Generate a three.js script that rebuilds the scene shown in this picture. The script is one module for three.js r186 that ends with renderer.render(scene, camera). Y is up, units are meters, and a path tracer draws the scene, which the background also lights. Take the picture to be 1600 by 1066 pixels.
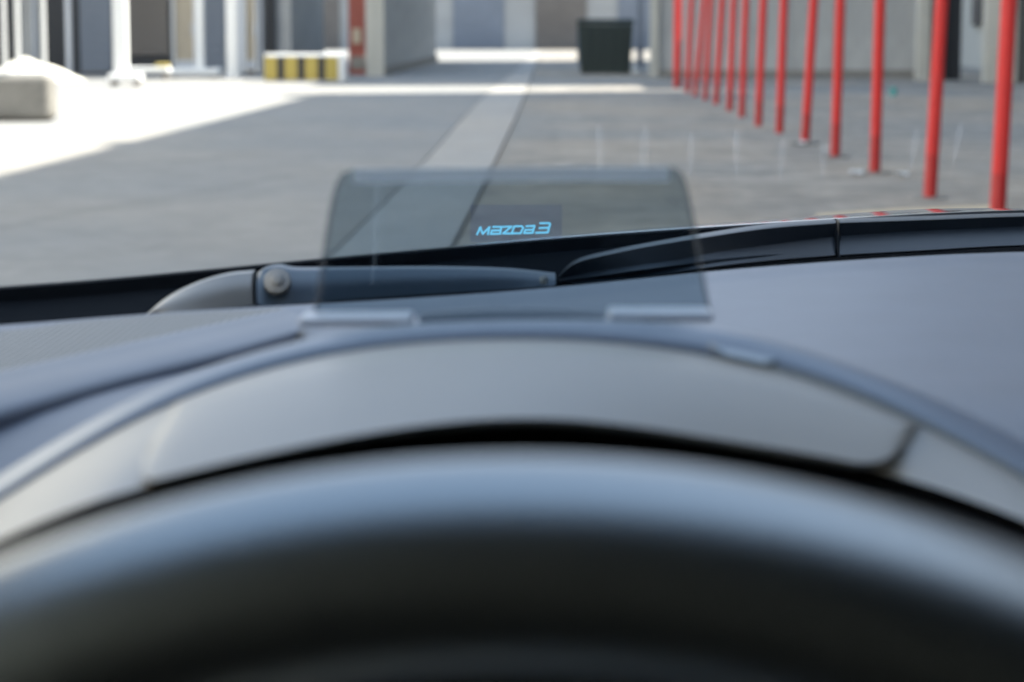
import * as THREE from 'three';
import { mergeGeometries } from 'three/addons/utils/BufferGeometryUtils.js';
import { RoundedBoxGeometry } from 'three/addons/geometries/RoundedBoxGeometry.js';

// ------------------------------------------------------------------ camera, sky, sun, exposure
const EYE = 1.08, F = 3770, R = (d) => d * Math.PI / 180;
const scene = new THREE.Scene();
const camera = new THREE.PerspectiveCamera(2 * Math.atan(533 / F) * 180 / Math.PI, 1.5, 0.04, 900);
camera.position.set(0, EYE, 0);
camera.rotation.order = 'YXZ';
camera.rotation.set(-Math.atan(489 / F), 0.0105, 0);
camera.focus = 1.65; camera.userData.fStop = 13;
camera.updateMatrixWorld();

const SUN_EL = R(50), SUN_AZ = R(18);                        // from the right, a little ahead
const sunDir = new THREE.Vector3(Math.cos(SUN_EL) * Math.cos(SUN_AZ), Math.sin(SUN_EL), -Math.cos(SUN_EL) * Math.sin(SUN_AZ));
{ // clear hazy daylight sky, computed once
  const w = 256, h = 128, d = new Float32Array(w * h * 4);
  for (let j = 0; j < h; j++) for (let i = 0; i < w; i++) {
    const el = ((j + 0.5) / h - 0.5) * Math.PI, az = ((i + 0.5) / w - 0.5) * 2 * Math.PI;
    const v = new THREE.Vector3(Math.cos(el) * Math.cos(az), Math.sin(el), Math.cos(el) * Math.sin(az));
    const t = Math.pow(Math.max(0, v.y), 0.55), c = Math.max(0, v.dot(sunDir)), g = 0.15 * Math.pow(c, 8) + 0.8 * Math.pow(c, 80);
    const k = v.y < 0 ? Math.max(0.35, 1 + v.y * 3) : 1, o = (j * w + i) * 4;
    d[o] = k * (0.46 * (1 - t) + 0.20 * t + g); d[o + 1] = k * (0.46 * (1 - t) + 0.31 * t + g * 0.95); d[o + 2] = k * (0.46 * (1 - t) + 0.50 * t + g * 0.85); d[o + 3] = 1;
  }
  const sky = new THREE.DataTexture(d, w, h, THREE.RGBAFormat, THREE.FloatType);
  sky.mapping = THREE.EquirectangularReflectionMapping; sky.magFilter = sky.minFilter = THREE.LinearFilter; sky.needsUpdate = true;
  scene.background = sky; scene.environment = sky;
}
const sun = new THREE.DirectionalLight(0xfffaf2, 5);
sun.position.copy(sunDir).multiplyScalar(120); sun.target.position.set(0, 0, -40); sun.position.add(sun.target.position);
sun.castShadow = true; sun.shadow.radius = 0.7; sun.shadow.mapSize.set(4096, 4096);
Object.assign(sun.shadow.camera, { left: -70, right: 70, top: 70, bottom: -70, near: 1, far: 300 });
scene.add(sun, sun.target);
const renderer = new THREE.WebGLRenderer();
renderer.setSize(1024, 682);
renderer.toneMapping = THREE.LinearToneMapping;
renderer.toneMappingExposure = 3.75;
renderer.shadowMap.enabled = true;

// ------------------------------------------------------------------ helpers
let seed = 7;
const rnd = (a = 0, b = 1) => { seed = (seed * 1664525 + 1013904223) >>> 0; return a + (b - a) * seed / 4294967296; };
const W = (x, y, d) => new THREE.Vector3(x, EYE + y, -d);                 // right, above the eye, ahead
function P(px, py, d) {                                                   // the point at distance d ahead that a surveyed sight line meets
  const v = new THREE.Vector3((px - 800) / F, -(py - 533) / F, -1).applyQuaternion(camera.quaternion);
  return v.multiplyScalar(-d / v.z).add(camera.position);
}
const G = (px, py) => { const v = P(px, py, 1).sub(camera.position); return v.multiplyScalar(-EYE / v.y).add(camera.position); };   // where it meets the ground
const used = {};
function numbered(n) { const k = used[n] = (used[n] ?? -1) + 1; return k ? `${n}_${String(k).padStart(3, '0')}` : n; }
function tag(o, label, category, group) { o.userData.label = label; if (category) o.userData.category = category; if (group) o.userData.group = group; return o; }
function thing(name, pos, label, category, group) { const o = new THREE.Group(); o.name = numbered(name); o.position.copy(pos); scene.add(o); return tag(o, label, category, group); }
function mesh(name, geo, mat, parent = scene) {
  const m = new THREE.Mesh(Array.isArray(geo) ? mergeGeometries(geo.map((g) => { const q = g.index ? g.toNonIndexed() : g; for (const k of Object.keys(q.attributes)) if (!['position', 'normal', 'uv'].includes(k)) q.deleteAttribute(k); return q; })) : geo, mat);
  m.name = parent === scene ? numbered(name) : name; m.castShadow = m.receiveShadow = true; parent.add(m); return m;
}
function struct(name, geo, mat) { const m = mesh(name, geo, mat); m.userData.kind = 'structure'; return m; }
const box = (w, h, d, x = 0, y = 0, z = 0, r = 0) => (r ? new RoundedBoxGeometry(w, h, d, 3, r) : new THREE.BoxGeometry(w, h, d)).translate(x, y, z);
const cyl = (r0, r1, h, x = 0, y = 0, z = 0, n = 20) => new THREE.CylinderGeometry(r0, r1, h, n).translate(x, y, z);
function curve(pts, n) {                                                  // a fair line through the points
  let c = new THREE.CatmullRomCurve3(pts, false, 'centripetal').getPoints(n);
  const k = n >= 100 ? 5 : n === 40 ? 3 : 0;
  for (let t = 0; t < 2 && k; t++) c = c.map((p, i) => { const w = Math.min(k, i, n - i), q = new THREE.Vector3(); for (let j = -w; j <= w; j++) q.add(c[i + j]); return q.divideScalar(2 * w + 1); });
  return c;
}
function grid(rows, closed = false) {                                     // rows of equally many points -> smooth surface
  const m = rows[0].length, pos = [], uv = [], idx = [], n = rows.length;
  rows.forEach((r, j) => { let s = 0; r.forEach((p, i) => { if (i) s += p.distanceTo(r[i - 1]); pos.push(p.x, p.y, p.z); uv.push(p.x, -p.z); }); });
  for (let j = 0; j < (closed ? n : n - 1); j++) for (let i = 0; i < m - 1; i++) { const a = j * m + i, b = ((j + 1) % n) * m + i; idx.push(a, a + 1, b, a + 1, b + 1, b); }
  const g = new THREE.BufferGeometry();
  g.setAttribute('position', new THREE.Float32BufferAttribute(pos, 3)); g.setAttribute('uv', new THREE.Float32BufferAttribute(uv, 2)); g.setIndex(idx); g.computeVertexNormals();
  return g;
}
function smoothRows(rows, per) {                                          // Catmull-Rom across the rows too
  const m = rows[0].length, cols = [];
  for (let i = 0; i < m; i++) cols.push(new THREE.CatmullRomCurve3(rows.map((r) => r[i]), false, 'centripetal').getPoints((rows.length - 1) * per));
  return cols[0].map((_, j) => cols.map((c) => c[j]));
}
const shift = (pts, dx, dy, dd) => pts.map((p) => new THREE.Vector3(p.x + dx, p.y + dy, p.z - dd));
function creased(g, a = 0.6) {                                            // smooth within the angle, sharp beyond it
  const q = g.index ? g.toNonIndexed() : g, p = q.attributes.position, n = p.count, fn = [], own = new Map(), nr = new Float32Array(n * 3), A = new THREE.Vector3(), B = new THREE.Vector3(), C = new THREE.Vector3();
  for (let i = 0; i < n; i += 3) { A.fromBufferAttribute(p, i); B.fromBufferAttribute(p, i + 1).sub(A); C.fromBufferAttribute(p, i + 2).sub(A); const f = B.clone().cross(C); fn.push([f.clone(), f.normalize()]);
    for (let k = 0; k < 3; k++) { const h = [p.getX(i + k), p.getY(i + k), p.getZ(i + k)].map((v) => Math.round(v * 2e5)).join(); if (!own.has(h)) own.set(h, []); own.get(h).push(i / 3); } }
  const ca = Math.cos(a);
  for (let i = 0; i < n; i++) { const me = fn[Math.floor(i / 3)][1], h = [p.getX(i), p.getY(i), p.getZ(i)].map((v) => Math.round(v * 2e5)).join(), s = new THREE.Vector3();
    for (const f of own.get(h)) if (fn[f][1].dot(me) > ca) s.add(fn[f][0]); if (s.lengthSq() < 1e-24) s.copy(me); s.normalize(); nr.set([s.x, s.y, s.z], i * 3); }
  q.setAttribute('normal', new THREE.BufferAttribute(nr, 3)); return q;
}
function bar(top, bot, bulge, back, n = 40, ridge = null) {               // a solid bar between an upper and a lower edge
  const T = curve(top, n), B = curve(bot, n), rows = [];
  const mid = ridge ? curve(ridge, n) : T.map((t, i) => t.clone().lerp(B[i], 0.4).add(new THREE.Vector3(0, 0, bulge)));
  const near = (p, like, d) => p.clone().sub(camera.position).multiplyScalar((-like.z - d) / -p.z).add(camera.position);
  if (ridge) { const low2 = mid.map((t, i) => t.clone().lerp(B[i], 0.34)); rows.push(T, T.map((t, i) => near(t.clone().lerp(mid[i], 0.1), T[i], 0.006)), T.map((t, i) => near(mid[i], T[i], 0.003)), T.map((t, i) => near(low2[i], T[i], 0.013)), T.map((t, i) => near(B[i], T[i], 0.008))); }
  else { const R2 = smoothRows([T, mid, B], 5); rows.push(...R2); }
  rows.push(shift(B, 0, 0, back), shift(T, 0, 0, back));
  const g = grid(rows, true), caps = [];
  for (const e of [0, n]) { const c = rows.map((r) => r[e]); for (let k = 1; k < c.length - 1; k++) for (const p of [c[0], c[k], c[k + 1]]) caps.push(p.x, p.y, p.z); }
  const cg = new THREE.BufferGeometry(); cg.setAttribute('position', new THREE.Float32BufferAttribute(caps, 3)); cg.setAttribute('uv', new THREE.Float32BufferAttribute(caps.length / 3 * 2, 2).copyArray(new Float32Array(caps.length / 3 * 2))); cg.computeVertexNormals();
  return mergeGeometries([creased(g, 0.5), cg]);
}

// ------------------------------------------------------------------ noise and textures
function noiseField(n, cells, s) {                                        // tiling value noise
  const lat = []; let q = s; for (let i = 0; i < cells * cells; i++) { q = (q * 1664525 + 1013904223) >>> 0; lat.push(q / 4294967296); }
  return (x, y) => { const u = x / n * cells, v = y / n * cells, i = Math.floor(u), j = Math.floor(v), a = u - i, b = v - j, f = a * a * (3 - 2 * a), g = b * b * (3 - 2 * b);
    const L = (p, r) => lat[((r % cells + cells) % cells) * cells + (p % cells + cells) % cells];
    return (L(i, j) * (1 - f) + L(i + 1, j) * f) * (1 - g) + (L(i, j + 1) * (1 - f) + L(i + 1, j + 1) * f) * g; };
}
function tex(n, fn, srgb = false, m = n) {
  const d = new Uint8Array(n * m * 4);
  for (let y = 0; y < m; y++) for (let x = 0; x < n; x++) { const c = fn(x, y), o = (y * n + x) * 4; for (let k = 0; k < 3; k++) d[o + k] = Math.max(0, Math.min(255, Math.round((Array.isArray(c) ? c[k] : c) * 255))); d[o + 3] = 255; }
  const t = new THREE.DataTexture(d, n, m); t.wrapS = t.wrapT = THREE.RepeatWrapping; t.magFilter = THREE.LinearFilter; t.minFilter = THREE.LinearMipmapLinearFilter; t.generateMipmaps = true;
  if (srgb) t.colorSpace = THREE.SRGBColorSpace; t.needsUpdate = true; return t;
}
const s2 = (v) => (v <= 0.0031308 ? 12.92 * v : 1.055 * Math.pow(v, 1 / 2.4) - 0.055);
// paving that spans 32 m x 64 m in one sheet: large stains, patches, fine grain
function paving(base, spread, warm, s, cracks) {
  const N = 1024, M = 2048, n1 = noiseField(N, 9, s), n2 = noiseField(N, 31, s + 1), n3 = noiseField(N, 127, s + 2), n4 = noiseField(N, 420, s + 3);
  const t = tex(N, (x, y) => {
    const Y = y / 2, a = n1(x, Y) - 0.5, b = n2(x, Y) - 0.5, c = n3(x, y) - 0.5, e = n4(x, y) - 0.5;
    let v = base * (1 + spread * (0.35 * a + 0.6 * b + 0.9 * c + 1.0 * e));
    let wv = warm * (a + b * 0.8 + 0.25);
    for (const [x0, y0, x1, y1, w2, k] of cracks) {                      // in metres: x right, y ahead
      const X = (x / N - 0.5) * 32 + 0.25 * b, Z = y / M * 64 + 0.5 * b, dx = x1 - x0, dy = y1 - y0, q = Math.max(0, Math.min(1, ((X - x0) * dx + (Z - y0) * dy) / (dx * dx + dy * dy)));
      const r = Math.hypot(X - x0 - q * dx, Z - y0 - q * dy); if (r < w2) v *= 1 - k * (1 - r / w2);
    }
    return [s2(v * (1.05 + 0.16 * wv)), s2(v), s2(v * (0.93 - 0.16 * wv))];
  }, true, M);
  t.repeat.set(1 / 32, 1 / 64); t.offset.set(0.5, 0); return t;
}
const grainN = noiseField(512, 170, 99), grainM = noiseField(512, 60, 98);
const grain = tex(512, (x, y) => 0.6 * grainN(x, y) + 0.4 * grainM(x, y));
const grainAt = (r) => { const t = grain.clone(); t.repeat.set(r, r); t.needsUpdate = true; return t; };
function std(hex, rough, o = {}) { const c = Array.isArray(hex) ? new THREE.Color().setRGB(...hex) : new THREE.Color(hex); return new THREE.MeshPhysicalMaterial({ color: c, roughness: rough, side: THREE.DoubleSide, ...o }); }
const mottle = (base, spread, s) => { const a = noiseField(256, 6, s), b = noiseField(256, 40, s + 1); return tex(256, (x, y) => base.map((k) => s2(k * (1 + spread * (a(x, y) + 0.6 * b(x, y) - 0.8)))), true); };
const plaster = (base, spread, s, rough = 0.9) => { const t = mottle(base, spread, s); t.repeat.set(0.35, 0.35); return std([1, 1, 1], rough, { map: t, bumpMap: grainAt(2), bumpScale: 0.004 }); };

const mapOf = (c, sp, sd, rep) => { const t = mottle(c, sp, sd); t.repeat.set(rep, rep); return t; };
const M = {
  asphalt: std([0.9, 0.91, 0.9], 0.85, { map: paving(0.205, 0.19, 0.5, 11, [[-5.5, 16, -2.2, 21, 0.16, 0.22], [-3.2, 12, -1.8, 18, 0.1, 0.2], [-6, 22, -1.5, 31, 0.2, 0.1], [-3.5, 27, -1.2, 28, 0.3, 0.12]]), bumpMap: grainAt(1.2), bumpScale: 0.008 }),
  apron: std([0.93, 0.895, 0.83], 0.88, { map: paving(0.21, 0.5, 1.0, 23, [[0.2, 22, 3.0, 21, 0.25, 0.18], [0.3, 17, 2.6, 16, 0.3, 0.15], [2.5, 46, 8.8, 47, 1.6, 0.3], [3, 52, 9, 52, 1.2, 0.4]]), bumpMap: grainAt(0.9), bumpScale: 0.01 }),
  drain: std([0.98, 0.96, 0.92], 0.8, { map: paving(0.25, 0.18, 0.45, 31, []), bumpMap: grainAt(1.5), bumpScale: 0.004 }),
  red: std([1, 1, 1], 0.5, { map: mottle([0.55, 0.014, 0.010], 0.22, 71), bumpMap: grainAt(3), bumpScale: 0.002 }),
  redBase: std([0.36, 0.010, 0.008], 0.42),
  greyWall: plaster([0.36, 0.355, 0.335], 0.25, 41), cream: plaster([0.46, 0.44, 0.38], 0.2, 43), concrete: plaster([0.21, 0.197, 0.172], 0.35, 45), white: plaster([0.78, 0.77, 0.74], 0.08, 47, 0.7),
  ochre: plaster([0.45, 0.38, 0.28], 0.2, 49), brick: plaster([0.30, 0.085, 0.06], 0.3, 51, 0.8), dark: std([0.015, 0.016, 0.018], 0.6), slate: plaster([0.20, 0.22, 0.25], 0.2, 53), brown: plaster([0.17, 0.15, 0.13], 0.25, 55),
  yellow: std([0.42, 0.32, 0.07], 0.6, { bumpMap: grainAt(3), bumpScale: 0.003 }), black: std([0.018, 0.018, 0.02], 0.6), green: std([0.004, 0.014, 0.010], 0.5), skyLitSide: std([0.03, 0.07, 0.11], 0.5), steel: std([0.45, 0.47, 0.5], 0.45, { metalness: 0.4 }),
  rubber: std([0.012, 0.012, 0.012], 0.8), sand: plaster([0.62, 0.58, 0.48], 0.15, 57), paper: std([0.5, 0.5, 0.48], 0.8), teal: std([0.03, 0.3, 0.27], 0.5),
  glassDark: std([0.02, 0.025, 0.03], 0.1),
  facade: plaster([0.13, 0.13, 0.135], 0.25, 61),
  // car
  dash: std([1, 1, 1], 0.42, { map: mapOf([0.068, 0.077, 0.103], 0.16, 81, 7), specularColor: new THREE.Color().setRGB(0.85, 0.94, 1), bumpMap: grainAt(9), bumpScale: 0.00003 }),
  hood: std([0.215, 0.196, 0.17], 0.4, { ior: 1.6, bumpMap: grainAt(9), bumpScale: 0.00003 }),
  wiperDark: std([0.008, 0.012, 0.017], 0.4, { specularIntensity: 0.7 }), slot: std([0.012, 0.022, 0.036], 0.5), cap: std([0.17, 0.165, 0.155], 0.42),  // wiperDark is a shaded wiper copy; cap's paleness is reflection put into colour
  rim: std([0.085, 0.10, 0.13], 0.34, { specularColor: new THREE.Color().setRGB(0.8, 0.92, 1) }),  // lighter and bluer than the hood: reflected sky put into the colour
  leather: std([0.26, 0.262, 0.255], 0.33, { metalness: 1, bumpMap: grainAt(14), bumpScale: 0.00002 }),
  deep: std([0.006, 0.006, 0.006], 0.8, { specularIntensity: 0.15 }), cowl: std([0.003, 0.004, 0.0055], 0.7, { specularIntensity: 0.12 }), wiper: std([0.032, 0.05, 0.07], 0.42), frit: std([0.006, 0.006, 0.006], 0.8),  // the blue of wiper is reflected sky put into its colour
  paint: std([0.03, 0.033, 0.04], 0.3, { metalness: 0.3, clearcoat: 1, clearcoatRoughness: 0.06 }),
  lining: std([0.02, 0.02, 0.02], 0.95), cloth: std([0.006, 0.006, 0.006], 0.95), trim: std([0.25, 0.265, 0.3], 0.32, { ior: 1.7 }),
};

// ------------------------------------------------------------------ ground, road, drain strip, apron
const dist = [-12, 2, 12, 15.2, 19.8, 29, 36, 45, 60, 92, 140], leftX = [-1.15, -1.08, -0.99, -0.955, -0.93, -0.91, -0.885, -0.79, -0.62, -0.32, 0.1], rightX = [-0.62, -0.52, -0.42, -0.383, -0.34, -0.26, -0.22, -0.178, -0.1, 0.02, 0.3];
const line = (xs, y, off = 0) => curve(dist.map((d, i) => new THREE.Vector3(xs[i] + off, y, -d)), 80);
const flatUV = (g) => creased(g, 0.4);
struct('ground', new THREE.PlaneGeometry(900, 900).rotateX(-Math.PI / 2).translate(0, -0.06, -100), std([0.19, 0.19, 0.185], 0.9));
{
  const farEdge = (x, y) => dist.length && line(leftX, y).map((p) => new THREE.Vector3(x, y, p.z));
  struct('road', flatUV(grid([farEdge(-60, 0), farEdge(-16, 0), line(leftX, 0, -0.005), line(leftX, -0.055, -0.005)])), M.asphalt);
  struct('pavement', flatUV(grid([line(rightX, -0.055, 0.012), line(rightX, 0, 0.012), farEdge(16, 0), farEdge(60, 0)])), M.apron);
  struct('drain_strip', flatUV(grid([line(leftX, -0.055, 0.005), line(leftX, -0.003, 0.005), line(rightX, -0.003, -0.014), line(rightX, -0.055, -0.014)])), M.drain);
}

{ // thin cream strip on the pavement by the nearest posts
  const a = [[1275, 336], [1350, 331], [1450, 326.5], [1548, 322]].map(([x, y]) => G(x, y).setY(0.004)), b = [[1275, 341], [1350, 338], [1450, 335], [1552, 333]].map(([x, y]) => G(x, y).setY(0.004));
  struct('cream_strip', grid([curve(a, 20), curve(b, 20)]), std([0.46, 0.36, 0.22], 0.8, { bumpMap: grainAt(2), bumpScale: 0.004 }));
}

// ------------------------------------------------------------------ buildings that shade the road (right, beyond the frame)
function building(name, w, h, d, x, y, mat, label, storeys, winMat, face) {
  const o = thing(name, new THREE.Vector3(x, 0, y), label, 'building');
  mesh('wall', box(w, h, d, 0, h / 2, 0), mat, o);
  mesh('parapet', box(w + 0.1, 0.25, d + 0.1, 0, h + 0.125, 0), M.greyWall, o);
  const wg = box(0.12, 1.5, 1.3), fx = face * (w / 2 + 0.03);
  for (let s = 0; s < storeys; s++) for (let k = 0; k < Math.floor(d / 3.4); k++) { const q = mesh('window', wg, winMat, o); q.position.set(fx, 1.9 + s * 3.1, -d / 2 + 2 + k * 3.4); }
  return o;
}
const bA = building('office_building', 14, 19.95, 70, 19.0, -45.4 + 35, M.facade, 'long dark grey office building along the right, its shadow over the road', 4, M.glassDark, -1);
bA.rotation.y = R(-0.9);
mesh('roof_hut', box(1.6, 0.5, 0.8, -6.1, 20.35, -35 + 17.5), M.greyWall, bA);
mesh('roof_hut', box(1.6, 0.75, 1.6, -6.1, 20.55, -35 + 1.2), M.greyWall, bA);
building('office_building', 14, 20.2, 9, 19.0, -51.2 - 4.5, M.cream, 'short cream office building on the right behind the grey wall', 4, M.glassDark, -1);
building('apartment_tower', 14, 30.5, 25, 19.0, -60.3 - 12.5, M.cream, 'taller cream block farther along the right beyond the grey wall', 7, M.glassDark, -1);
building('low_annex', 9, 11.2, 5.0, 15.6, -48.3, M.greyWall, 'low grey annex in the gap between the two tall buildings on the right', 1, M.glassDark, -1);
building('sunlit_building', 10, 22, 90, -21.5, -2, M.white, 'unseen tall white building in full sun along the left side, raised for bounce light', 2, M.glassDark, 1);  // out of view; made white and tall to bounce warm light into the cabin

// ------------------------------------------------------------------ far end of the street
{
  const o = thing('end_building', new THREE.Vector3(0, 0, -128), 'plain grey building closing the far end of the street', 'building');
  mesh('wall', box(60, 9, 8, 0, 4.5, 0), M.greyWall, o);
  for (let k = 0; k < 12; k++) mesh('shutter', box(2.6, 2.6, 0.14, -24 + k * 4.2, 1.35, 4.03), k % 3 ? M.slate : M.brown, o);
}
// shop row on the left, front face in its own shade
{
  const D = 58, at = (px) => (px - 840) / F * D;
  const o = thing('shop_building', new THREE.Vector3(0, 0, -D), 'shaded shop row at the back left with dark openings and pale columns', 'building');
  mesh('wall', box(14.4, 7, 9, -13.1, 3.5, -4.6), M.greyWall, o);
  const bay = (name, x0, x1, y0, y1, m, z = 0) => {
    const w = at(x1) - at(x0), c = (at(x0) + at(x1)) / 2, q = mesh(name, box(w, y1 - y0, 0.16, c, (y0 + y1) / 2, z), m, o);
    if (name === 'shutter') for (let k = 0; k < 12; k++) mesh('slat', box(w - 0.06, (y1 - y0) / 12 - 0.03, 0.03, c, y0 + (k + 0.5) * (y1 - y0) / 12, z + 0.09), m, q);
    if (name === 'door') { mesh('handle', box(0.03, 0.3, 0.05, c + w * 0.36, 1.05, z + 0.1), M.steel, q); mesh('kick_plate', box(w - 0.08, 0.22, 0.02, c, y0 + 0.16, z + 0.09), M.steel, q); }
  };
  bay('opening', -60, 30, 0.02, 2.9, M.dark); bay('opening', 70, 128, 0.02, 2.9, M.dark); bay('shutter', 130, 179, 0.05, 2.6, M.slate); bay('shutter', 200, 268, 0.45, 2.6, M.brown); bay('threshold', 200, 270, 0.02, 0.43, M.dark);
  bay('door', 276, 309, 0.05, 2.5, M.ochre); bay('shutter', 321, 356, 0.05, 2.6, M.slate); bay('door', 374, 385, 0.05, 2.5, M.steel); bay('door', 386, 404, 0.05, 2.5, M.ochre); bay('opening', 418, 434, 0.02, 2.5, M.dark); for (const px of [60, 192, 312, 412]) mesh('downpipe', cyl(0.045, 0.045, 2.9, at(px), 1.47, 0.12), M.steel, o);
  for (const [x0, x1] of [[276, 309], [386, 404]]) for (const px of [x0, x1]) mesh('door_frame', box(0.05, 2.5, 0.1, at(px), 1.27, 0.1), M.white, o);
  bay('canopy', 60, 440, 2.95, 3.2, M.white, 0.5);
}
function column(px, base, w, plinthPx, label) {
  const g = G(px, base), D = -g.z, m = (a) => a / F * D, o = thing('white_column', g, label, 'column');
  mesh('shaft', box(m(w), 4, m(w), 0, 2.1, 0, 0.03), M.white, o);
  if (plinthPx) { const [x0, x1, h0, h1] = plinthPx; mesh('plinth', box(m(x1 - x0), h1 - h0, 0.6, m((x0 + x1) / 2 - px), (h0 + h1) / 2, 0, 0.03), M.white, o);
    for (const s of [-1, 1]) mesh('foot', box(0.09, h0 + 0.01, 0.4, m((x0 + x1) / 2 - px) + s * m(x1 - x0) * 0.36, h0 / 2, 0), M.brown, o); }
  else mesh('plinth', box(m(w) + 0.08, 0.1, m(w) + 0.08, 0, 0.05, 0, 0.02), M.white, o);
  return o;
}
column(190, 134, 21, [172, 221, 0.09, 0.22], 'white column on a low square plinth raised on dark feet');
column(314, 121, 11, [261, 346, 0.04, 0.2], 'thin white column on a long white plinth, right of the raised one');
column(364, 122, 18, null, 'thick white column standing straight on the ground beside the striped block');
{ // low white bench with a yellow lump
  const g = G(222, 124), o = thing('low_bench', g, 'long low white bench with a yellow patch between two columns', 'bench');
  mesh('seat', box(1.0, 0.12, 0.35, 0.1, 0.2, 0, 0.02), M.white, o); for (const s of [-0.3, 0.5]) mesh('leg', box(0.1, 0.16, 0.3, s, 0.08, 0), M.brown, o);
  mesh('cushion', box(0.28, 0.08, 0.3, 0.44, 0.295, 0, 0.03), M.yellow, o);
}
{ // sand heap
  const g = new THREE.SphereGeometry(1, 40, 20, 0, Math.PI * 2, 0, Math.PI / 2), p = g.attributes.position, nn = noiseField(10, 7, 5);
  for (let i = 0; i < p.count; i++) { const x = p.getX(i), y = p.getY(i), z = p.getZ(i), r = Math.hypot(x, z), h = Math.max(0, 1 - r) * (0.85 + 0.3 * nn(x * 4 + 5, z * 4 + 5)); p.setXYZ(i, x * 1.25, h * 0.5 - 0.01, z * 1.1); }
  g.computeVertexNormals(); const q = mesh('sand_heap', g, M.sand); q.position.copy(G(42, 126)); tag(q, 'pale sunlit sand heap behind the concrete block', 'heap');
}
{ // concrete block with poles
  const g = G(15, 190), D = -g.z, o = thing('concrete_block', g, 'weathered concrete block carrying thin pale poles, at the left edge of the road', 'barrier');
  mesh('block', box(0.95, 0.55, 0.5, 0, 0.275, -0.25, 0.1), M.concrete, o);
  mesh('sunlit_top', box(0.8, 0.02, 0.34, 0, 0.556, -0.25), M.white, o);  // white plate paints the sunlit top of the block
  for (const px of [-24, 4, 25, 66]) mesh('pole', cyl(0.026, 0.026, 2.2, (px - 15) / F * D, 1.65, -0.2), M.white, o);
}
for (const [px, y] of [[109, 121]]) { const g = G(px, y), o = thing('steel_post', g, 'slim grey steel post before the dark shop opening', 'post'); mesh('shaft', cyl(0.07, 0.07, 3, 0, 1.5, 0), M.steel, o); mesh('foot_plate', box(0.3, 0.02, 0.3, 0, 0.01, 0), M.steel, o); }
{ // striped block
  const g0 = G(433, 124), g1 = G(538, 128), o = thing('striped_barrier', new THREE.Vector3((g0.x + g1.x) / 2, 0, g1.z), 'low white block with upright yellow and black stripes at the corner of the lane', 'barrier'), w = g1.x - g0.x, h = 0.56;
  mesh('block', box(w, h, 0.9, 0, h / 2, -0.45, 0.015), M.white, o);
  const sw = (w - 0.18) / 7;
  for (let k = 0; k < 7; k++) mesh('stripe', box(sw * (k % 2 ? 0.76 : 1.24), h - 0.09, 0.02, -w / 2 + 0.03 + sw * (k + 0.5), h / 2 - 0.01, 0.006), k % 2 ? M.black : M.yellow, o);
}
{ // red gate and the grey side wall that runs away
  const g0 = G(541, 118), g1 = G(596, 117), o = thing('red_gate', new THREE.Vector3(g0.x, 0, g0.z - 0.6), 'rust red gate of two leaves with pale patches, right of the striped block', 'gate'), w = g1.x - g0.x;
  mesh('leaf', box(w * 0.5, 2.2, 0.08, w * 0.27, 1.12, 0), M.brick, o); mesh('leaf', box(w * 0.44, 2.2, 0.1, w * 0.76, 1.12, 0.02), M.brick, o); mesh('patch', box(0.32, 0.3, 0.03, w * 0.3, 0.28, 0.055), M.concrete, o); mesh('patch', box(0.2, 0.34, 0.03, w * 0.27, 0.9, 0.055), M.ochre, o);
  const a = G(598, 119), b = G(682, 96.5), s = thing('side_wall', new THREE.Vector3(a.x, 0, a.z), 'long grey wall running away along the left of the far lane', 'wall'), L = Math.hypot(b.x - a.x, b.z - a.z);
  mesh('wall', box(0.3, 3.2, L, -0.16, 1.6, -L / 2), M.greyWall, s); mesh('pier', box(0.4, 3.3, 0.4, -0.16, 1.65, 0.0), M.cream, s); mesh('plinth', box(0.36, 0.2, L - 0.3, -0.13, 0.1, -L / 2 - 0.1), M.concrete, s);
  s.rotation.y = -Math.atan2(b.x - a.x, -(b.z - a.z));
}
{ // dumpster
  const g0 = G(903, 115), g1 = G(988, 116), w = g1.x - g0.x, o = thing('waste_container', new THREE.Vector3((g0.x + g1.x) / 2, 0, g1.z), 'dark green wheeled waste container beside the far lane', 'container');
  const sh = new THREE.Shape([[-w / 2 + 0.08, 0.05], [w / 2 - 0.06, 0.05], [w / 2, 1.15], [-w / 2, 1.15]].map((p) => new THREE.Vector2(...p)));
  mesh('body', new THREE.ExtrudeGeometry(sh, { depth: 1.0, bevelSize: 0.02, bevelThickness: 0.02, bevelSegments: 2 }).translate(0, 0, -1.05), M.green, o);
  mesh('sky_lit_side', box(0.03, 0.9, 0.9, -w / 2 + 0.015, 0.68, -0.55), M.skyLitSide, o).rotation.z = 0.02;  // skylight on the left side painted as a thin blue panel
  mesh('lid', box(w + 0.08, 0.12, 1.12, 0, 1.24, -0.55, 0.05), M.green, o); for (let k = 0; k < 4; k++) mesh('rib', box(0.05, 0.85, 0.04, -w / 2 + 0.25 + k * 0.27, 0.65, 0.02), M.green, o);
  for (const x of [-0.45, 0.45]) for (const z of [-0.12, -0.9]) mesh('wheel', cyl(0.09, 0.09, 0.05, 0, 0, 0).rotateZ(Math.PI / 2).translate(x, 0.09, z), M.rubber, o);
}
{ const g = G(1000, 113), o = thing('steel_post', g, 'blue grey square post right of the green waste container', 'post'); mesh('shaft', box(0.16, 3.2, 0.16, 0, 1.6, 0, 0.01), M.slate, o); mesh('foot_plate', box(0.3, 0.03, 0.3, 0, 0.015, 0), M.steel, o);
  const k = mesh('bag', new THREE.IcosahedronGeometry(0.1, 2).scale(1, 0.8, 1), M.paper); k.position.copy(G(995, 116)).add(new THREE.Vector3(0, 0.07, 0)); tag(k, 'small white bag lying at the foot of the blue grey post', 'bag'); }
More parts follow.
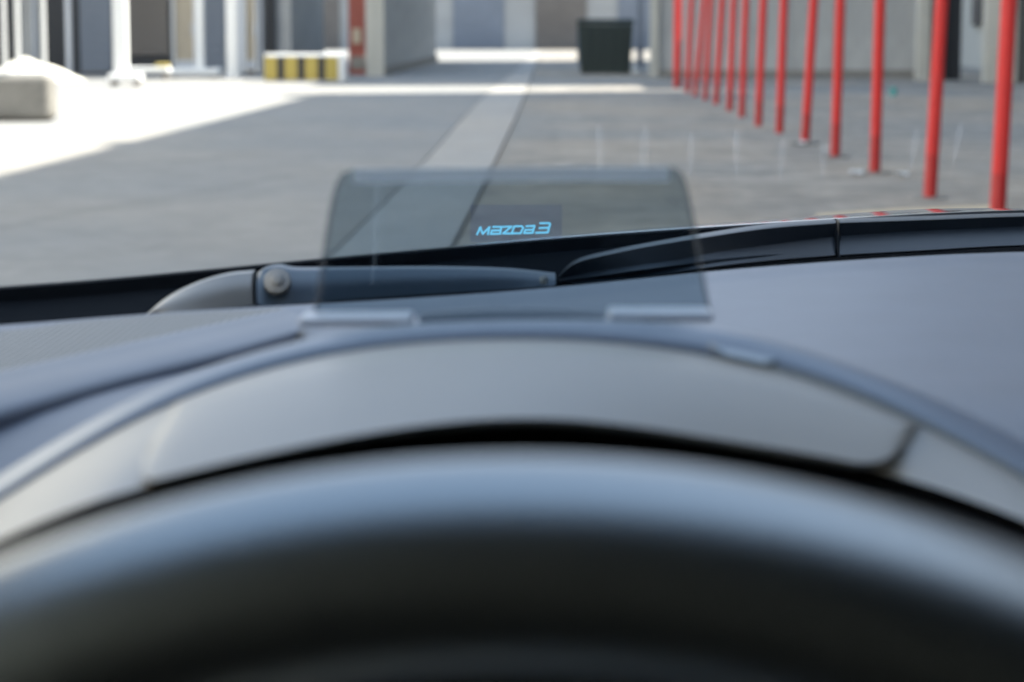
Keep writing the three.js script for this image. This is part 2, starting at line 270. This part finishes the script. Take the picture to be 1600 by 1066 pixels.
// grey boundary wall and gate pillars on the right
{
  const a = G(1012, 119), b = G(1432, 120), o = thing('boundary_wall', new THREE.Vector3(a.x, 0, -54), 'pale grey wall behind the row of red posts', 'wall'), L = b.x - a.x;
  mesh('pier', box(0.18, 3.6, 0.34, 0.09, 1.8, 0.05), M.cream, o);
  const n = 6, pw = (L - 0.2) / n; for (let k = 0; k < n; k++) mesh('panel', box(pw - 0.012, 3.5, 0.22, 0.19 + pw * (k + 0.5), 1.75, rnd(-0.006, 0.006)), M.greyWall, o);
  mesh('plinth', box(L - 0.2, 0.16, 0.3, 0.19 + (L - 0.2) / 2, 0.08, 0.0), M.concrete, o);
  const o2 = thing('gate_wall', new THREE.Vector3(0, 0, -50), 'cream gate wall with a dark doorway at the right end', 'wall'), at = (px) => (px - 840) / F * 50;
  const seg = (name, x0, x1, m, z, h = 3.4) => mesh(name, box(at(x1) - at(x0), h, 0.4, (at(x0) + at(x1)) / 2, h / 2, z), m, o2);
  seg('pillar', 1434, 1452, M.cream, -0.6); seg('doorway', 1478, 1509, M.dark, -1.2, 2.6); seg('wall', 1452, 1480, M.concrete, -0.9); seg('pillar', 1509, 1556, M.cream, 1.6); seg('wall', 1556, 1578, M.concrete, 1.1); seg('pillar', 1578, 1640, M.cream, 1.4); seg('wall', 1640, 1720, M.greyWall, 1.0); 
  mesh('lintel', box(at(1509) - at(1478), 0.8, 0.4, (at(1509) + at(1478)) / 2, 3.0, -1.2), M.cream, o2);
}

// ------------------------------------------------------------------ the row of red posts
{
  const spots = [[1058, 137, 11], [1074, 145, 8], [1086, 151, 8], [1102, 156, 8], [1119, 163, 9], [1140, 173, 9.5], [1159, 183, 10], [1185, 197, 11.5], [1218, 208, 12.5], [1258, 225, 14], [1305, 246, 15], [1367, 271, 17], [1453, 311, 20.5], [1558, 350, 25]];
  const lean = [0, 2.2, 5, 2.6, 2.8, 1.6, 1.4, 1.6, 1.2, 2.6, 1.0, 0.6, 2.2, 1.6];
  const words = ['farthest and thickest red post at the left end of the row', 'second red post from the far end, thin and close behind the thick one', 'third red post from the far end, leaning clearly to the right', 'fourth red post from the far end of the row', 'fifth red post from the far end of the row', 'sixth red post from the far end, standing nearly upright', 'seventh red post from the far end of the row', 'seventh red post from the near end of the row', 'sixth red post from the near end of the row', 'fifth red post from the near end, leaning to the right', 'fourth red post from the near end, the upright one before the wall', 'third red post from the near end with a darker foot', 'second nearest red post, its foot just above the bonnet edge', 'nearest red post, cut off below by the bonnet edge at the right'];
  spots.forEach(([px, py, w], i) => {
    const g = G(px, py), r = w / F * -g.z / 2, o = thing('red_post', g, words[i], 'bollard', 'red posts standing in a row along the right of the road');
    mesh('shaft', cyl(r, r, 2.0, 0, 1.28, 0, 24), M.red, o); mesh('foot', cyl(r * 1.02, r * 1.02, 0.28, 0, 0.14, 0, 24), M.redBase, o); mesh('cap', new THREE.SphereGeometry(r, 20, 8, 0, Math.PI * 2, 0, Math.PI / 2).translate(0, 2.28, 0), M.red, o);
    o.rotation.z = -R(lean[i]); o.rotation.x = R(rnd(-0.6, 0.6));
    if (i > 8) { const c = mesh('concrete_footing', cyl(r * 2.4 + rnd(0, 0.05), r * 2.9, 0.016, 0, 0.005, 0, 18), M.concrete, o); c.rotation.z = R(lean[i]); }
  });
  const litter = [[1340, 274, 'paper', 0.09, 'scrap of white paper left of the third nearest red post'], [1411, 277, 'paper', 0.08, 'scrap of white paper right of the third nearest red post'], [1257, 227, 'paper', 0.07, 'scrap of white paper at the foot of a leaning red post'], [1396, 150, 'teal', 0.08, 'tiny teal cup standing on the far pavement between two red posts'], [1110, 136, 'paper', 0.1, 'small white scrap lying far off right of the lit strip']];
  litter.forEach(([px, py, m, s, label], i) => {
    const g = m === 'teal' ? cyl(0.05, 0.04, 0.13, 0, 0.065, 0) : (() => { const q = new THREE.PlaneGeometry(s * 1.6, s, 6, 4).rotateX(-Math.PI / 2), p = q.attributes.position; for (let k = 0; k < p.count; k++) p.setY(k, 0.012 + rnd(0, 0.03)); q.computeVertexNormals(); return q; })();
    const k = mesh(m === 'teal' ? 'paper_cup' : 'paper_scrap', g, M[m]); k.position.copy(G(px, py)); k.rotation.y = rnd(0, 3); tag(k, label, m === 'teal' ? 'cup' : 'litter');
  });
}

// ------------------------------------------------------------------ the car
const car = thing('car', new THREE.Vector3(0, 0, 0), 'car seen from its driver seat, with grey dashboard, steering wheel and head-up display', 'car');
const NX = 120;
const dashEdge = curve([W(-0.37, -0.125, 0.78), P(-300, 530, 0.93), P(0, 514, 0.97), P(230, 492, 1.01), P(500, 478, 1.05), P(700, 465, 1.10), P(900, 450, 1.14), P(1110, 425, 1.2), P(1350, 408, 1.255), P(1600, 393, 1.3), W(0.45, -0.12, 1.3), W(0.8, -0.122, 1.16), W(1.0, -0.122, 0.98), W(1.12, -0.125, 0.78)], NX);
const cowlEdge = curve([W(-0.45, -0.135, 0.85), P(-300, 474, 1.02), P(0, 453, 1.09), P(200, 437, 1.12), P(490, 408, 1.18), P(720, 388, 1.23), P(880, 374, 1.27), P(1190, 352, 1.36), P(1450, 337, 1.43), P(1600, 330, 1.46), W(0.45, -0.110, 1.47), W(0.8, -0.115, 1.33), W(1.05, -0.12, 1.08), W(1.2, -0.135, 0.85)], NX);

// dashboard: front skirt, rounded far edge, top, fall towards the driver
{
  const at = (d, y) => dashEdge.map((p, i) => new THREE.Vector3(p.x, EYE + y - 0.02 * Math.pow(Math.abs(p.x - 0.37) / 0.75, 14), -Math.min(d, -p.z - 0.03)));
  const rows = smoothRows([shift(dashEdge, 0, -0.09, 0.02), shift(dashEdge, 0, -0.012, 0.003), dashEdge, shift(dashEdge, 0, 0.001, -0.012), shift(dashEdge, 0, -0.0005, -0.05), at(0.88, -0.1215), at(0.76, -0.1225), at(0.66, -0.136), at(0.6, -0.16), at(0.6, -0.24), at(0.66, -0.5)], 4);
  const d = mesh('dashboard', creased(grid(rows), 1.0), M.dash, car);
  // perforated panel at the far left
  const n1 = noiseField(64, 5, 3); const dots = tex(64, (x, y) => { const a = (x % 16) - 8, b = (y % 16) - 8; return a * a + b * b < 22 ? 0.0 : 1; }); dots.repeat.set(80, 80);
  const dotC = tex(64, (x, y) => { const a = (x % 16) - 8, b = (y % 16) - 8; return a * a + b * b < 22 ? 0.1 : 1; }, true); dotC.repeat.set(80, 80);
  const grille = std([0.14, 0.138, 0.13], 0.5, { map: dotC, bumpMap: dots, bumpScale: 0.0008 });
  const far = curve([P(-200, 525, 0.935), P(0, 517, 0.962), P(230, 496, 0.998), P(440, 484, 1.03)], 40), near = curve([P(-200, 628, 0.77), P(0, 586, 0.83), P(290, 522, 0.944), P(445, 488, 1.01)], 40);
  const up = 0.0009; mesh('speaker_grille', creased(grid([shift(far, 0, -0.01, 0.002), shift(far, 0, up, 0), ...[0.33, 0.66].map((t) => far.map((p, i) => p.clone().lerp(near[i], t).add(new THREE.Vector3(0, up, 0)))), shift(near, 0, up, 0), shift(near, 0, -0.003, 0)]), 0.7), grille, d);
  // raised welt between grille and instrument hood, with a valley behind it
  const w1 = curve([P(-200, 672, 0.70), P(0, 620, 0.763), P(200, 575, 0.829), P(350, 535, 0.896), P(480, 500, 0.965)], 40), w2 = curve([P(-200, 712, 0.685), P(0, 655, 0.742), P(200, 600, 0.816), P(350, 562, 0.876), P(460, 533, 0.93)], 40);
  mesh('dash_ledge', creased(grid(smoothRows([shift(near, 0, -0.002, 0), shift(near, 0, 0.0014, -0.003), near.map((p, i) => p.clone().lerp(w1[i], 0.5).add(new THREE.Vector3(0, 0.0012, 0))), w1, shift(w2, 0, 0.0006, 0), shift(w2, 0, -0.006, -0.004)], 5)), 1.4), M.dash, d);
  mesh('under_panel', box(1.4, 0.5, 0.06, 0.37, EYE - 0.55, -0.66), M.deep, d);
}

// instrument hood
const hoodPts = (rows) => curve(rows, NX);
const h1 = hoodPts([W(-0.235, -0.185, 0.60), P(-260, 900, 0.64), P(0, 745, 0.67), P(200, 618, 0.695), P(400, 550, 0.715), P(520, 522, 0.722), P(640, 507, 0.725), P(800, 502, 0.725), P(950, 501, 0.725), P(1110, 511, 0.722), P(1215, 534, 0.715), P(1400, 595, 0.70), P(1600, 690, 0.685), P(1850, 830, 0.655), W(0.235, -0.185, 0.60)]);
const h2 = hoodPts([W(-0.232, -0.195, 0.585), P(-260, 935, 0.62), P(0, 772, 0.65), P(200, 641, 0.678), P(400, 566, 0.70), P(520, 538, 0.708), P(640, 521, 0.712), P(800, 514, 0.713), P(960, 519, 0.712), P(1110, 541, 0.708), P(1215, 562, 0.702), P(1400, 628, 0.685), P(1600, 737, 0.665), P(1850, 880, 0.635), W(0.232, -0.195, 0.585)]);
const h3 = hoodPts([W(-0.225, -0.215, 0.53), P(-260, 985, 0.555), P(0, 842, 0.558), P(150, 780, 0.572), P(300, 740, 0.583), P(500, 695, 0.603), P(650, 670, 0.618), P(800, 656, 0.63), P(950, 664, 0.642), P(1100, 688, 0.652), P(1250, 712, 0.659), P(1400, 740, 0.66), P(1600, 812, 0.64), P(1850, 930, 0.61), W(0.225, -0.215, 0.53)]);
{
  const back = h1.map((p) => { const x = p.x / 0.2; return W(p.x * 1.02, -0.126 - 0.05 * Math.pow(Math.min(1.2, Math.abs(x)), 4), 0.93 - 0.08 * x * x); });
  const mid = h1.map((p, i) => p.clone().lerp(back[i], 0.35).add(new THREE.Vector3(0, -0.007, 0)));
  const lerp = (a, b, t, dy = 0) => a.map((p, i) => p.clone().lerp(b[i], t).add(new THREE.Vector3(0, dy, 0)));
  const h3m = h3.map((p) => { const x = p.clone().project(camera).x * 800 + 800, k = THREE.MathUtils.smoothstep(x, 150, 260) * (1 - THREE.MathUtils.smoothstep(x, 1360, 1440)); return p.clone().add(new THREE.Vector3(0, -0.002 * k, -0.012 * k)); });
  const rows = smoothRows([lerp(h2, h3, 0.03, -0.002), lerp(h2, h3, 0.1, -0.002), lerp(h2, h3, 0.5, -0.001), h3m], 5);
  const hood = mesh('instrument_hood', creased(grid(rows), 1.1), M.hood, car);
  mesh('hood_rim', creased(grid(smoothRows([back, mid, shift(h1, 0, -0.0012, 0.012), h1, lerp(h1, h2, 0.5, 0.0006), h2, lerp(h2, h3, 0.02, -0.001), lerp(h2, h3, 0.03, -0.003)], 4)), 1.1), M.rim, hood);
  mesh('hood_underside', grid([h3m, shift(h3m, 0, -0.004, 0.006), shift(h3m, 0, -0.012, 0.05), shift(h3m, 0, -0.06, 0.12)]), M.deep, hood);  // near-black colour paints the shade under the hood
  // padded centre face with rounded ends, a few millimetres proud
  const N = 90, top = [], low = []; const frac = (a) => { const i = a * NX, k = Math.min(NX - 1, Math.floor(i)); return [k, i - k]; };
  const onRow = (row, a) => { const [k, f] = frac(a); return row[k].clone().lerp(row[k + 1], f); };
  const findT = (row, px) => { const q = row.map((p) => p.clone().project(camera).x * 800 + 800); for (let i = 0; i < NX; i++) if (q[i] <= px && q[i + 1] > px) return (i + (px - q[i]) / (q[i + 1] - q[i])) / NX; return 0; };
  const t2a = findT(h2, 300), t2b = findT(h2, 1440), t3a = findT(h3, 190), t3b = findT(h3, 1395);
  const padRows = [];
  for (let j = 0; j <= 12; j++) { const v = j / 12, row = [];
    for (let i = 0; i <= N; i++) { const u = i / N, e0 = Math.max(0, (Math.abs(2 * u - 1) - 0.9) / 0.1), e = 1 - Math.sqrt(1 - e0 * e0), a2 = t2a + (t2b - t2a) * u, a3 = t3a + (t3b - t3a) * u;
      const vv = 0.06 + 0.965 * v * (1 - 0.45 * e); const p = onRow(h2, a2).lerp(onRow(h3, a3), vv); p.y += -0.0016 + 0.0032 * Math.min(1, v * 3) + 0.0012 * Math.sin(Math.PI * v) * (1 - e); row.push(p); }
    row.unshift(row[0].clone().add(new THREE.Vector3(-0.002, -0.0035, 0))); row.push(row[N + 1].clone().add(new THREE.Vector3(0.001, -0.006, 0))); padRows.push(row); }
  padRows.push(padRows[12].map((p) => p.clone().add(new THREE.Vector3(0, -0.002, -0.002))), padRows[12].map((p) => p.clone().add(new THREE.Vector3(0, -0.004, -0.012))));
  const pad = mesh('visor_pad', creased(grid(padRows), 1.1), M.hood, hood);
  // stitches along the lower right edge
  const st = []; for (let k = 0; k < 34; k++) { const u = 0.6 + 0.38 * k / 33, i = Math.min(N - 1, Math.floor(u * N)), p = padRows[12][i + 1].clone().lerp(padRows[12][i + 2], u * N - i); st.push(box(0.0009, 0.0003, 0.0035).rotateY(0.3).translate(p.x, p.y + 0.0001, p.z - 0.0035)); }
  const s = mesh('stitching', st, std([0.2, 0.21, 0.23], 0.6), hood); s.userData.kind = 'stuff';
  // the two shining ends of the projector slot frame
  for (const [x0, y0, x1, y1] of [[470, 499, 646, 498], [950, 491, 1112, 491]]) {
    const a = P(x0, y0, 0.765), b = P(x1, y1, 0.765), L = a.distanceTo(b), q = mesh('slot_rail', new RoundedBoxGeometry(L, 0.0028, 0.02, 5, 0.0014), M.trim, hood);
    q.position.copy(a.clone().lerp(b, 0.5)); q.rotation.z = Math.atan2(b.y - a.y, b.x - a.x);
    const f = mesh('rail_foot', box(0.004, 0.006, 0.012), M.leather, hood); f.position.copy(x0 < 700 ? P(x1 - 12, y1 + 18, 0.762) : P(x0 + 12, y1 + 20, 0.762));
  }
  mesh('slot_shade', bar([P(654, 497, 0.742), P(720, 492, 0.744), P(800, 490, 0.745), P(880, 491, 0.744), P(946, 495, 0.742)], [P(654, 506, 0.74), P(720, 506, 0.741), P(800, 506, 0.741), P(880, 506, 0.741), P(946, 506, 0.74)], 0.0005, 0.012, 30), M.slot, hood);  // upright dark blue bar, the shaded slot recess put into colour
  const na = findT(h2, 1108), nb = findT(h2, 1218), tabPatch = [0.0, 0.5, 1].map((v) => Array.from({ length: 13 }, (_, i) => { const t = na + (nb - na) * i / 12, w = Math.min(1, 4 * Math.min(i, 12 - i) / 12); return onRow(h2, t).lerp(onRow(h3, t), 0.01 + 0.075 * v * w).add(new THREE.Vector3(0, 0.0012 - 0.0012 * Math.abs(v - 0.5), 0)); }));
  mesh('tab_shadow_patch', creased(grid(tabPatch), 1), M.leather, hood);  // flat patch on the hood, painting the soft shadow of a tab
}
// instrument panel lost in the dark under the hood
{
  const q = mesh('instrument_panel', box(0.36, 0.14, 0.04, 0, EYE - 0.2, -0.73, 0.01), M.deep, car);
  for (const x of [-0.1, 0, 0.1]) mesh('dial', cyl(0.045, 0.045, 0.01, 0, 0, 0, 32).rotateX(Math.PI / 2).translate(x, EYE - 0.205, -0.705), M.black, q);
}
// head-up display
{
  const D0 = 0.795, D1 = 0.772, outline = [], px = (x, y) => P(x, y, D1 + (D0 - D1) * (y - 262) / 232);
  const pts = [[488, 496], [500, 420], [512, 340], [523, 292], [533, 272], [552, 265], [700, 263], [900, 262], [1045, 262], [1062, 267], [1072, 285], [1085, 340], [1099, 420], [1112, 490]];
  const top = pts.map(([x, y]) => px(x, y)), low = pts.map(([x, y], i) => px(488 + (1112 - 488) * Math.max(0, Math.min(1, (x - 488) / 624)), 496));
  const sheet = (dz) => { const rows = []; for (let j = 0; j <= 8; j++) rows.push(top.map((p, i) => { const q = p.clone().lerp(low[i], j / 8); const u = (q.x + 0.01) / 0.062; q.z += dz - 0.002 * u * u; return q; })); return rows; };
  const glass = new THREE.MeshPhysicalMaterial({ color: new THREE.Color().setRGB(0.64, 0.70, 0.735), roughness: 0.0, transmission: 1, thickness: 0, ior: 1.45, specularIntensity: 0.2, side: THREE.DoubleSide });
  const pane = mesh('head_up_display', mergeGeometries([grid(sheet(0)), grid(sheet(-0.0025))]), glass, car);
  pane.userData.label = 'smoky glass plate of the head-up display standing on the dashboard';
  const edge = (a, b, w, op) => { const c = curve(top.slice(a, b), 40).map((p) => { const u = (p.x + 0.01) / 0.062; p.z -= 0.002 * u * u; return p; }); const inn = c.map((p) => p.clone().lerp(new THREE.Vector3(-0.003, EYE - 0.075, p.z), w)); return mesh('glass_edge', creased(grid([shift(c, 0, 0, -0.0008), shift(inn, 0, 0, -0.0008), shift(inn, 0, 0, 0.0034), shift(c, 0, 0, 0.0034)], true), 0.5), std([0.62, 0.70, 0.80], 0.35, { transparent: true, opacity: op }), pane); };
  const te = curve(top.slice(5, 9), 40), ti = te.map((p) => p.clone().add(new THREE.Vector3(0, -0.0043, 0)));
  mesh('glass_edge', creased(grid([shift(te, 0, 0, -0.0008), shift(ti, 0, 0, -0.0008), shift(ti, 0, 0, 0.0034), shift(te, 0, 0, 0.0034)], true), 0.5), std([0.7, 0.76, 0.84], 0.3, { transparent: true, opacity: 0.35 }), pane);  // pale blue colour puts the reflected sky into the top edge
  for (const [a, b] of [[0, 5], [8, 14]]) { const c = curve(top.slice(a, b), 30), inn = c.map((p) => p.clone().add(new THREE.Vector3(a ? -0.0014 : 0.0014, 0, 0))); mesh('glass_edge', creased(grid([shift(c, 0, 0, -0.0008), shift(inn, 0, 0, -0.0008), shift(inn, 0, 0, 0.0034), shift(c, 0, 0, 0.0034)], true), 0.5), std([0.32, 0.31, 0.3], 0.4, { transparent: true, opacity: 0.3 }), pane); }
  // the projected word: its image hangs ahead of the plate, just over the bonnet, as in the real display
  const strokes = [[[240, 350], [287, 243], [322, 342], [422, 240], [398, 350]], [[472, 238], [598, 236], [578, 340], [440, 342], [456, 293], [585, 290]], [[622, 236], [745, 232], [622, 336], [735, 336]], [[786, 228], [895, 226], [918, 250], [880, 332], [748, 336], [786, 228]], [[962, 226], [1084, 222], [1058, 326], [930, 330], [948, 282], [1070, 279]], [[1168, 182], [1300, 179], [1314, 192], [1302, 238], [1290, 250], [1155, 254]], [[1290, 250], [1296, 262], [1284, 310], [1268, 322], [1105, 326]]];
  const HD = 1.33, hw = 0.00054, geos = [];
  for (const s of strokes) { const q = s.map(([x, y]) => P(720 + x / 9.412, 330 + y / 9.63, HD));
    for (let i = 0; i < q.length - 1; i++) { const a = q[i], b = q[i + 1], L = a.distanceTo(b), g = new THREE.BoxGeometry(L + hw * 1.4, hw * 2, 0.0004).rotateZ(Math.atan2(b.y - a.y, b.x - a.x)); g.translate((a.x + b.x) / 2, (a.y + b.y) / 2, a.z + i * 0.00001); geos.push(g); } }
  const f = [[735, 320], [878, 320], [878, 378], [735, 378]].map(([x, y]) => P(x, y, HD + 0.004)); f[2].y += 0.0004; const field = mesh('backlight_tint', grid([[f[0], f[1]], [f[3], f[2]]]), new THREE.MeshPhysicalMaterial({ color: new THREE.Color().setRGB(0.80, 0.83, 0.97), roughness: 0, transmission: 1, thickness: 0, specularIntensity: 0, side: THREE.DoubleSide }), pane);  // tinted sheet standing in for the faint backlight glow of the display
  const word = mesh('display_lettering', geos, new THREE.MeshStandardMaterial({ color: 0x000000, roughness: 1, emissive: new THREE.Color().setRGB(0.25, 0.72, 1.0), emissiveIntensity: 0.46 }), pane);
  word.userData.label = 'glowing pale blue word shown by the head-up display';
}

// steering wheel
{
  const r = 0.0185, RR = 0.187, tilt = R(25);
  const top = P(818, 711, 0.365); top.y -= r * 1.02;
  const c = top.clone().add(new THREE.Vector3(0, -RR * Math.cos(tilt), RR * Math.sin(tilt)));
  const rim = mesh('steering_wheel', new THREE.TorusGeometry(RR, r, 40, 160), M.leather, car);
  rim.position.copy(c); rim.rotation.x = -tilt;
  const hub = new THREE.LatheGeometry([[0.001, 0.03], [0.05, 0.028], [0.075, 0.015], [0.082, -0.02], [0.06, -0.04], [0.001, -0.04]].map((p) => new THREE.Vector2(...p)), 48).rotateX(Math.PI / 2);
  mesh('hub', hub, M.leather, rim);
  for (const a of [0, Math.PI, -Math.PI / 2]) mesh('spoke', new RoundedBoxGeometry(0.12, 0.04, 0.018, 3, 0.007).translate(0.13, 0, 0).rotateZ(a), M.leather, rim);
  mesh('steering_column', cyl(0.035, 0.04, 0.35, 0, 0, 0).rotateX(Math.PI / 2).translate(0, 0, -0.21), M.deep, rim);
}

// cowl, bonnet and wings
{
  const rows = [shift(cowlEdge, 0, 0.0008, 0.004), cowlEdge, shift(cowlEdge, 0, -0.006, -0.002), cowlEdge.map((p, i) => p.clone().lerp(dashEdge[i], 0.5).add(new THREE.Vector3(0, -0.024, 0))), shift(dashEdge, 0, -0.05, 0.02), shift(dashEdge, 0, -0.2, 0.02)];
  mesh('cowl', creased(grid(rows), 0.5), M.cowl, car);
  const raw = cowlEdge.map((p) => -(p.y - EYE) / -p.z), smooth = raw.map((_, i) => { let a = 0, n = 0; for (let k = -14; k <= 14; k++) { const j = Math.max(0, Math.min(NX, i + k)); a += raw[j]; n++; } return Math.max(raw[i] - 0.0004, a / n); });
  const fall = (dd, lift, extra) => cowlEdge.map((p, i) => { const right = THREE.MathUtils.clamp((p.x + 0.25) / 0.55, 0, 1.2), D = -p.z + dd, k = smooth[i] - lift * (0.1 + 0.9 * right); return W(p.x * (1 - 0.0 * dd) + (p.x - 0.37) * 0.0, -k * D - extra - 0.03 * Math.pow(Math.abs(p.x - 0.37) / 0.83, 6), D); });
  const b = mesh('bonnet', creased(grid(smoothRows([shift(cowlEdge, 0, -0.02, 0.006), shift(cowlEdge, 0, -0.002, 0.007), fall(0.05, 0.0012, 0), fall(0.14, 0.0026, 0), fall(0.3, 0.0026, 0.001), fall(0.55, 0.0015, 0.012), fall(0.8, 0, 0.05), fall(0.95, 0, 0.13), fall(1.0, 0, 0.3), fall(1.0, 0, 0.6)], 5)), 1.0), M.paint, car);
  for (const [s, x] of [[-1, -0.5], [1, 1.24]]) mesh('wing', box(0.06, 0.55, 1.5, x, EYE - 0.66, -1.6, 0.03), M.paint, car);
}
// wiper arms
function wiper(capT, capB, armT, armB, ridgeCap, ridgeArm, bolts, label, mat = M.wiper) {
  const w = mesh('wiper', bar(armT, armB, 0.004, 0.012, 50, ridgeArm), mat, car); w.userData.label = label;
  mesh('arm_cap', bar(capT, capB, 0.004, 0.012, 50, ridgeCap), ridgeCap ? mat : M.cap, w);
  for (const [p, r] of bolts) { const c = mesh('pivot_bolt', new THREE.LatheGeometry([[0.0001, 0.22], [0.34, 0.21], [0.46, 0.12], [0.48, 0.0], [0.9, -0.02], [1, -0.12], [1, -0.6]].map(([a, b]) => new THREE.Vector2(a * r, b * r)), 32).rotateX(Math.PI / 2 - 0.5), M.cap, w); c.position.copy(p); }
  return w;
}
wiper([P(230, 490, 1.075), P(258, 467, 1.08), P(300, 446, 1.085), P(350, 431, 1.092), P(394, 426, 1.10)], [P(231, 491.5, 1.073), P(260, 489, 1.07), P(300, 486, 1.073), P(350, 482, 1.08), P(394, 477, 1.088)],
  [P(402, 427, 1.105), P(412, 421, 1.105), P(433, 417, 1.108), P(455, 421, 1.11), P(520, 421, 1.12), P(700, 420, 1.16), P(800, 423, 1.185), P(868, 430, 1.20)], [P(402, 474, 1.09), P(412, 478, 1.09), P(433, 478, 1.093), P(470, 473, 1.098), P(520, 469, 1.105), P(700, 457, 1.145), P(800, 451, 1.17), P(868, 446, 1.185)], null, null, [[P(433, 438, 1.092), 0.0062], [P(850, 436, 1.18), 0.0022]], 'driver side wiper arm with tapered cap and round pivot bolt');
wiper([P(872, 434, 1.235), P(895, 412, 1.24), P(960, 393, 1.26), P(1080, 371, 1.295), P(1200, 353, 1.325), P(1306, 345, 1.355)], [P(873, 440, 1.22), P(900, 446, 1.215), P(1000, 437, 1.235), P(1110, 421, 1.265), P(1210, 410, 1.295), P(1309, 402, 1.32)],
  [P(1312, 344.5, 1.357), P(1450, 340, 1.385), P(1600, 335, 1.41), W(0.36, -0.109, 1.43), W(0.5, -0.110, 1.42)], [P(1316, 401.5, 1.322), P(1450, 394, 1.345), P(1600, 386, 1.37), W(0.36, -0.124, 1.385), W(0.5, -0.124, 1.38)],
  [P(872, 437, 1.226), P(900, 430, 1.22), P(1000, 414, 1.24), P(1110, 401, 1.267), P(1210, 392, 1.292), P(1307, 384, 1.318)], [P(1314, 384, 1.32), P(1450, 376, 1.342), P(1600, 367, 1.367), W(0.36, -0.118, 1.383), W(0.5, -0.1185, 1.378)], [], 'passenger side wiper arm with long ridge and a seam', M.wiperDark);

// windscreen
{
  const base = shift(dashEdge, 0, -0.02, 0.028), roofLine = base.map((p) => { const u = (p.x - 0.37) / 0.75; return W(0.37 + u * 0.60, 0.315 - 0.03 * u * u, 0.30 - 0.14 * u * u); });
  const rows = smoothRows([0, 0.33, 0.66, 1].map((t) => base.map((p, i) => p.clone().lerp(roofLine[i], t).add(new THREE.Vector3(0, 0.03 * Math.sin(Math.PI * t), -0.02 * Math.sin(Math.PI * t))))), 4);
  const ws = mesh('windscreen', grid(rows), new THREE.MeshPhysicalMaterial({ color: new THREE.Color().setRGB(0.94, 0.965, 0.955), roughness: 0.0, transmission: 1, thickness: 0, ior: 1.5, specularIntensity: 0.04, side: THREE.DoubleSide }), car);
  ws.updateMatrixWorld(true);
  const ray = new THREE.Raycaster(), hit = (x, y) => { ray.set(camera.position, P(x, y, 1).sub(camera.position).normalize()); const h = ray.intersectObject(ws, false)[0]; return h ? h.point.add(new THREE.Vector3(0, -0.001, 0.0015)) : null; };
  const film = std([0.95, 0.97, 1], 1, { transmission: 1, thickness: 0, transparent: true, opacity: 0.04 });  // faint pale strips that paint light reflections onto the windscreen
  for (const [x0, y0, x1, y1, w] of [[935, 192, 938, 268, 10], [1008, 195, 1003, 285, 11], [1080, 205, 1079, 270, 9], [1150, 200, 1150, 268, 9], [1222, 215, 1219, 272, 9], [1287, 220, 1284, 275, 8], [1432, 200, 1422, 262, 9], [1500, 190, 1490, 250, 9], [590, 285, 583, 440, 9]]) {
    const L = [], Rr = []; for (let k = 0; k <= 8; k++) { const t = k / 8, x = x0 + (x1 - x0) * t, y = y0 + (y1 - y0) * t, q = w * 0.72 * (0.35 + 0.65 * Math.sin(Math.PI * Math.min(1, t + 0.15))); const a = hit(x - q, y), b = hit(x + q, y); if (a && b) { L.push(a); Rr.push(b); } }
    if (L.length > 2) mesh('reflection_streak', grid([L, Rr]), film, ws);
  }
  for (const s of [0, base.length - 1]) { const a = base[s], b = roofLine[s], mid = a.clone().lerp(b, 0.5).add(new THREE.Vector3(0, 0.03, -0.02)); mesh('pillar', new THREE.TubeGeometry(new THREE.CatmullRomCurve3([a.clone().add(new THREE.Vector3(0, -0.1, -0.06)), a, mid, b]), 24, 0.035, 10), M.cloth, car); }
  mesh('roof', box(1.62, 0.05, 2.1, 0.37, EYE + 0.335, 0.77, 0.02), M.lining, car);
}
// cabin shell behind and beside the camera
for (const x of [-0.42, 1.16]) {
  const d = mesh('door', box(0.08, 0.72, 1.95, x, EYE - 0.5, 0.1, 0.02), M.cloth, car);
  mesh('door_window', box(0.005, 0.42, 1.0, x + (x < 0 ? 0.06 : -0.06), EYE + 0.08, 0.16), new THREE.MeshPhysicalMaterial({ color: 0xf0f6f4, roughness: 0, transmission: 1, thickness: 0, side: THREE.DoubleSide }), d);
  mesh('door_pillar', box(0.08, 0.5, 0.5, x + (x < 0 ? 0.08 : -0.08), EYE + 0.1, 0.6), M.cloth, d); mesh('window_frame', box(0.07, 0.06, 1.9, x + (x < 0 ? 0.05 : -0.05), EYE + 0.29, 0.12), M.cloth, d);  // pillar widened to keep side window light off the steering wheel
  mesh('rear_side', box(0.08, 1.2, 0.9, x + (x < 0 ? 0.06 : -0.06), EYE - 0.25, 1.3), M.cloth, car);
}
mesh('rear_seat', box(1.5, 1.25, 0.2, 0.37, EYE - 0.28, 1.7, 0.04), M.cloth, car);
mesh('added_dark_box', box(0.44, 0.5, 0.06, 0, EYE - 0.385, -0.55, 0.01), M.deep, car);  // added near-black box that hides the lit dash below the wheel
mesh('firewall', box(1.5, 0.8, 0.05, 0.37, EYE - 0.56, -0.86), M.cloth, car);
mesh('floor', box(1.6, 0.06, 3.0, 0.37, EYE - 0.86, 0.35), M.cloth, car);
{ const s = mesh('driver_seat', box(0.52, 0.95, 0.16, 0, EYE - 0.35, 0.42, 0.05), M.cloth, car); mesh('headrest', box(0.27, 0.2, 0.1, 0, EYE + 0.16, 0.4, 0.04), M.cloth, s); mesh('seat_cushion', box(0.52, 0.14, 0.55, 0, EYE - 0.72, 0.1, 0.05), M.cloth, s); }  // unseen seat, put in behind the camera to block light

scene.traverse((o) => { if (o.isMesh) o.castShadow = o.receiveShadow = true; });
renderer.render(scene, camera);
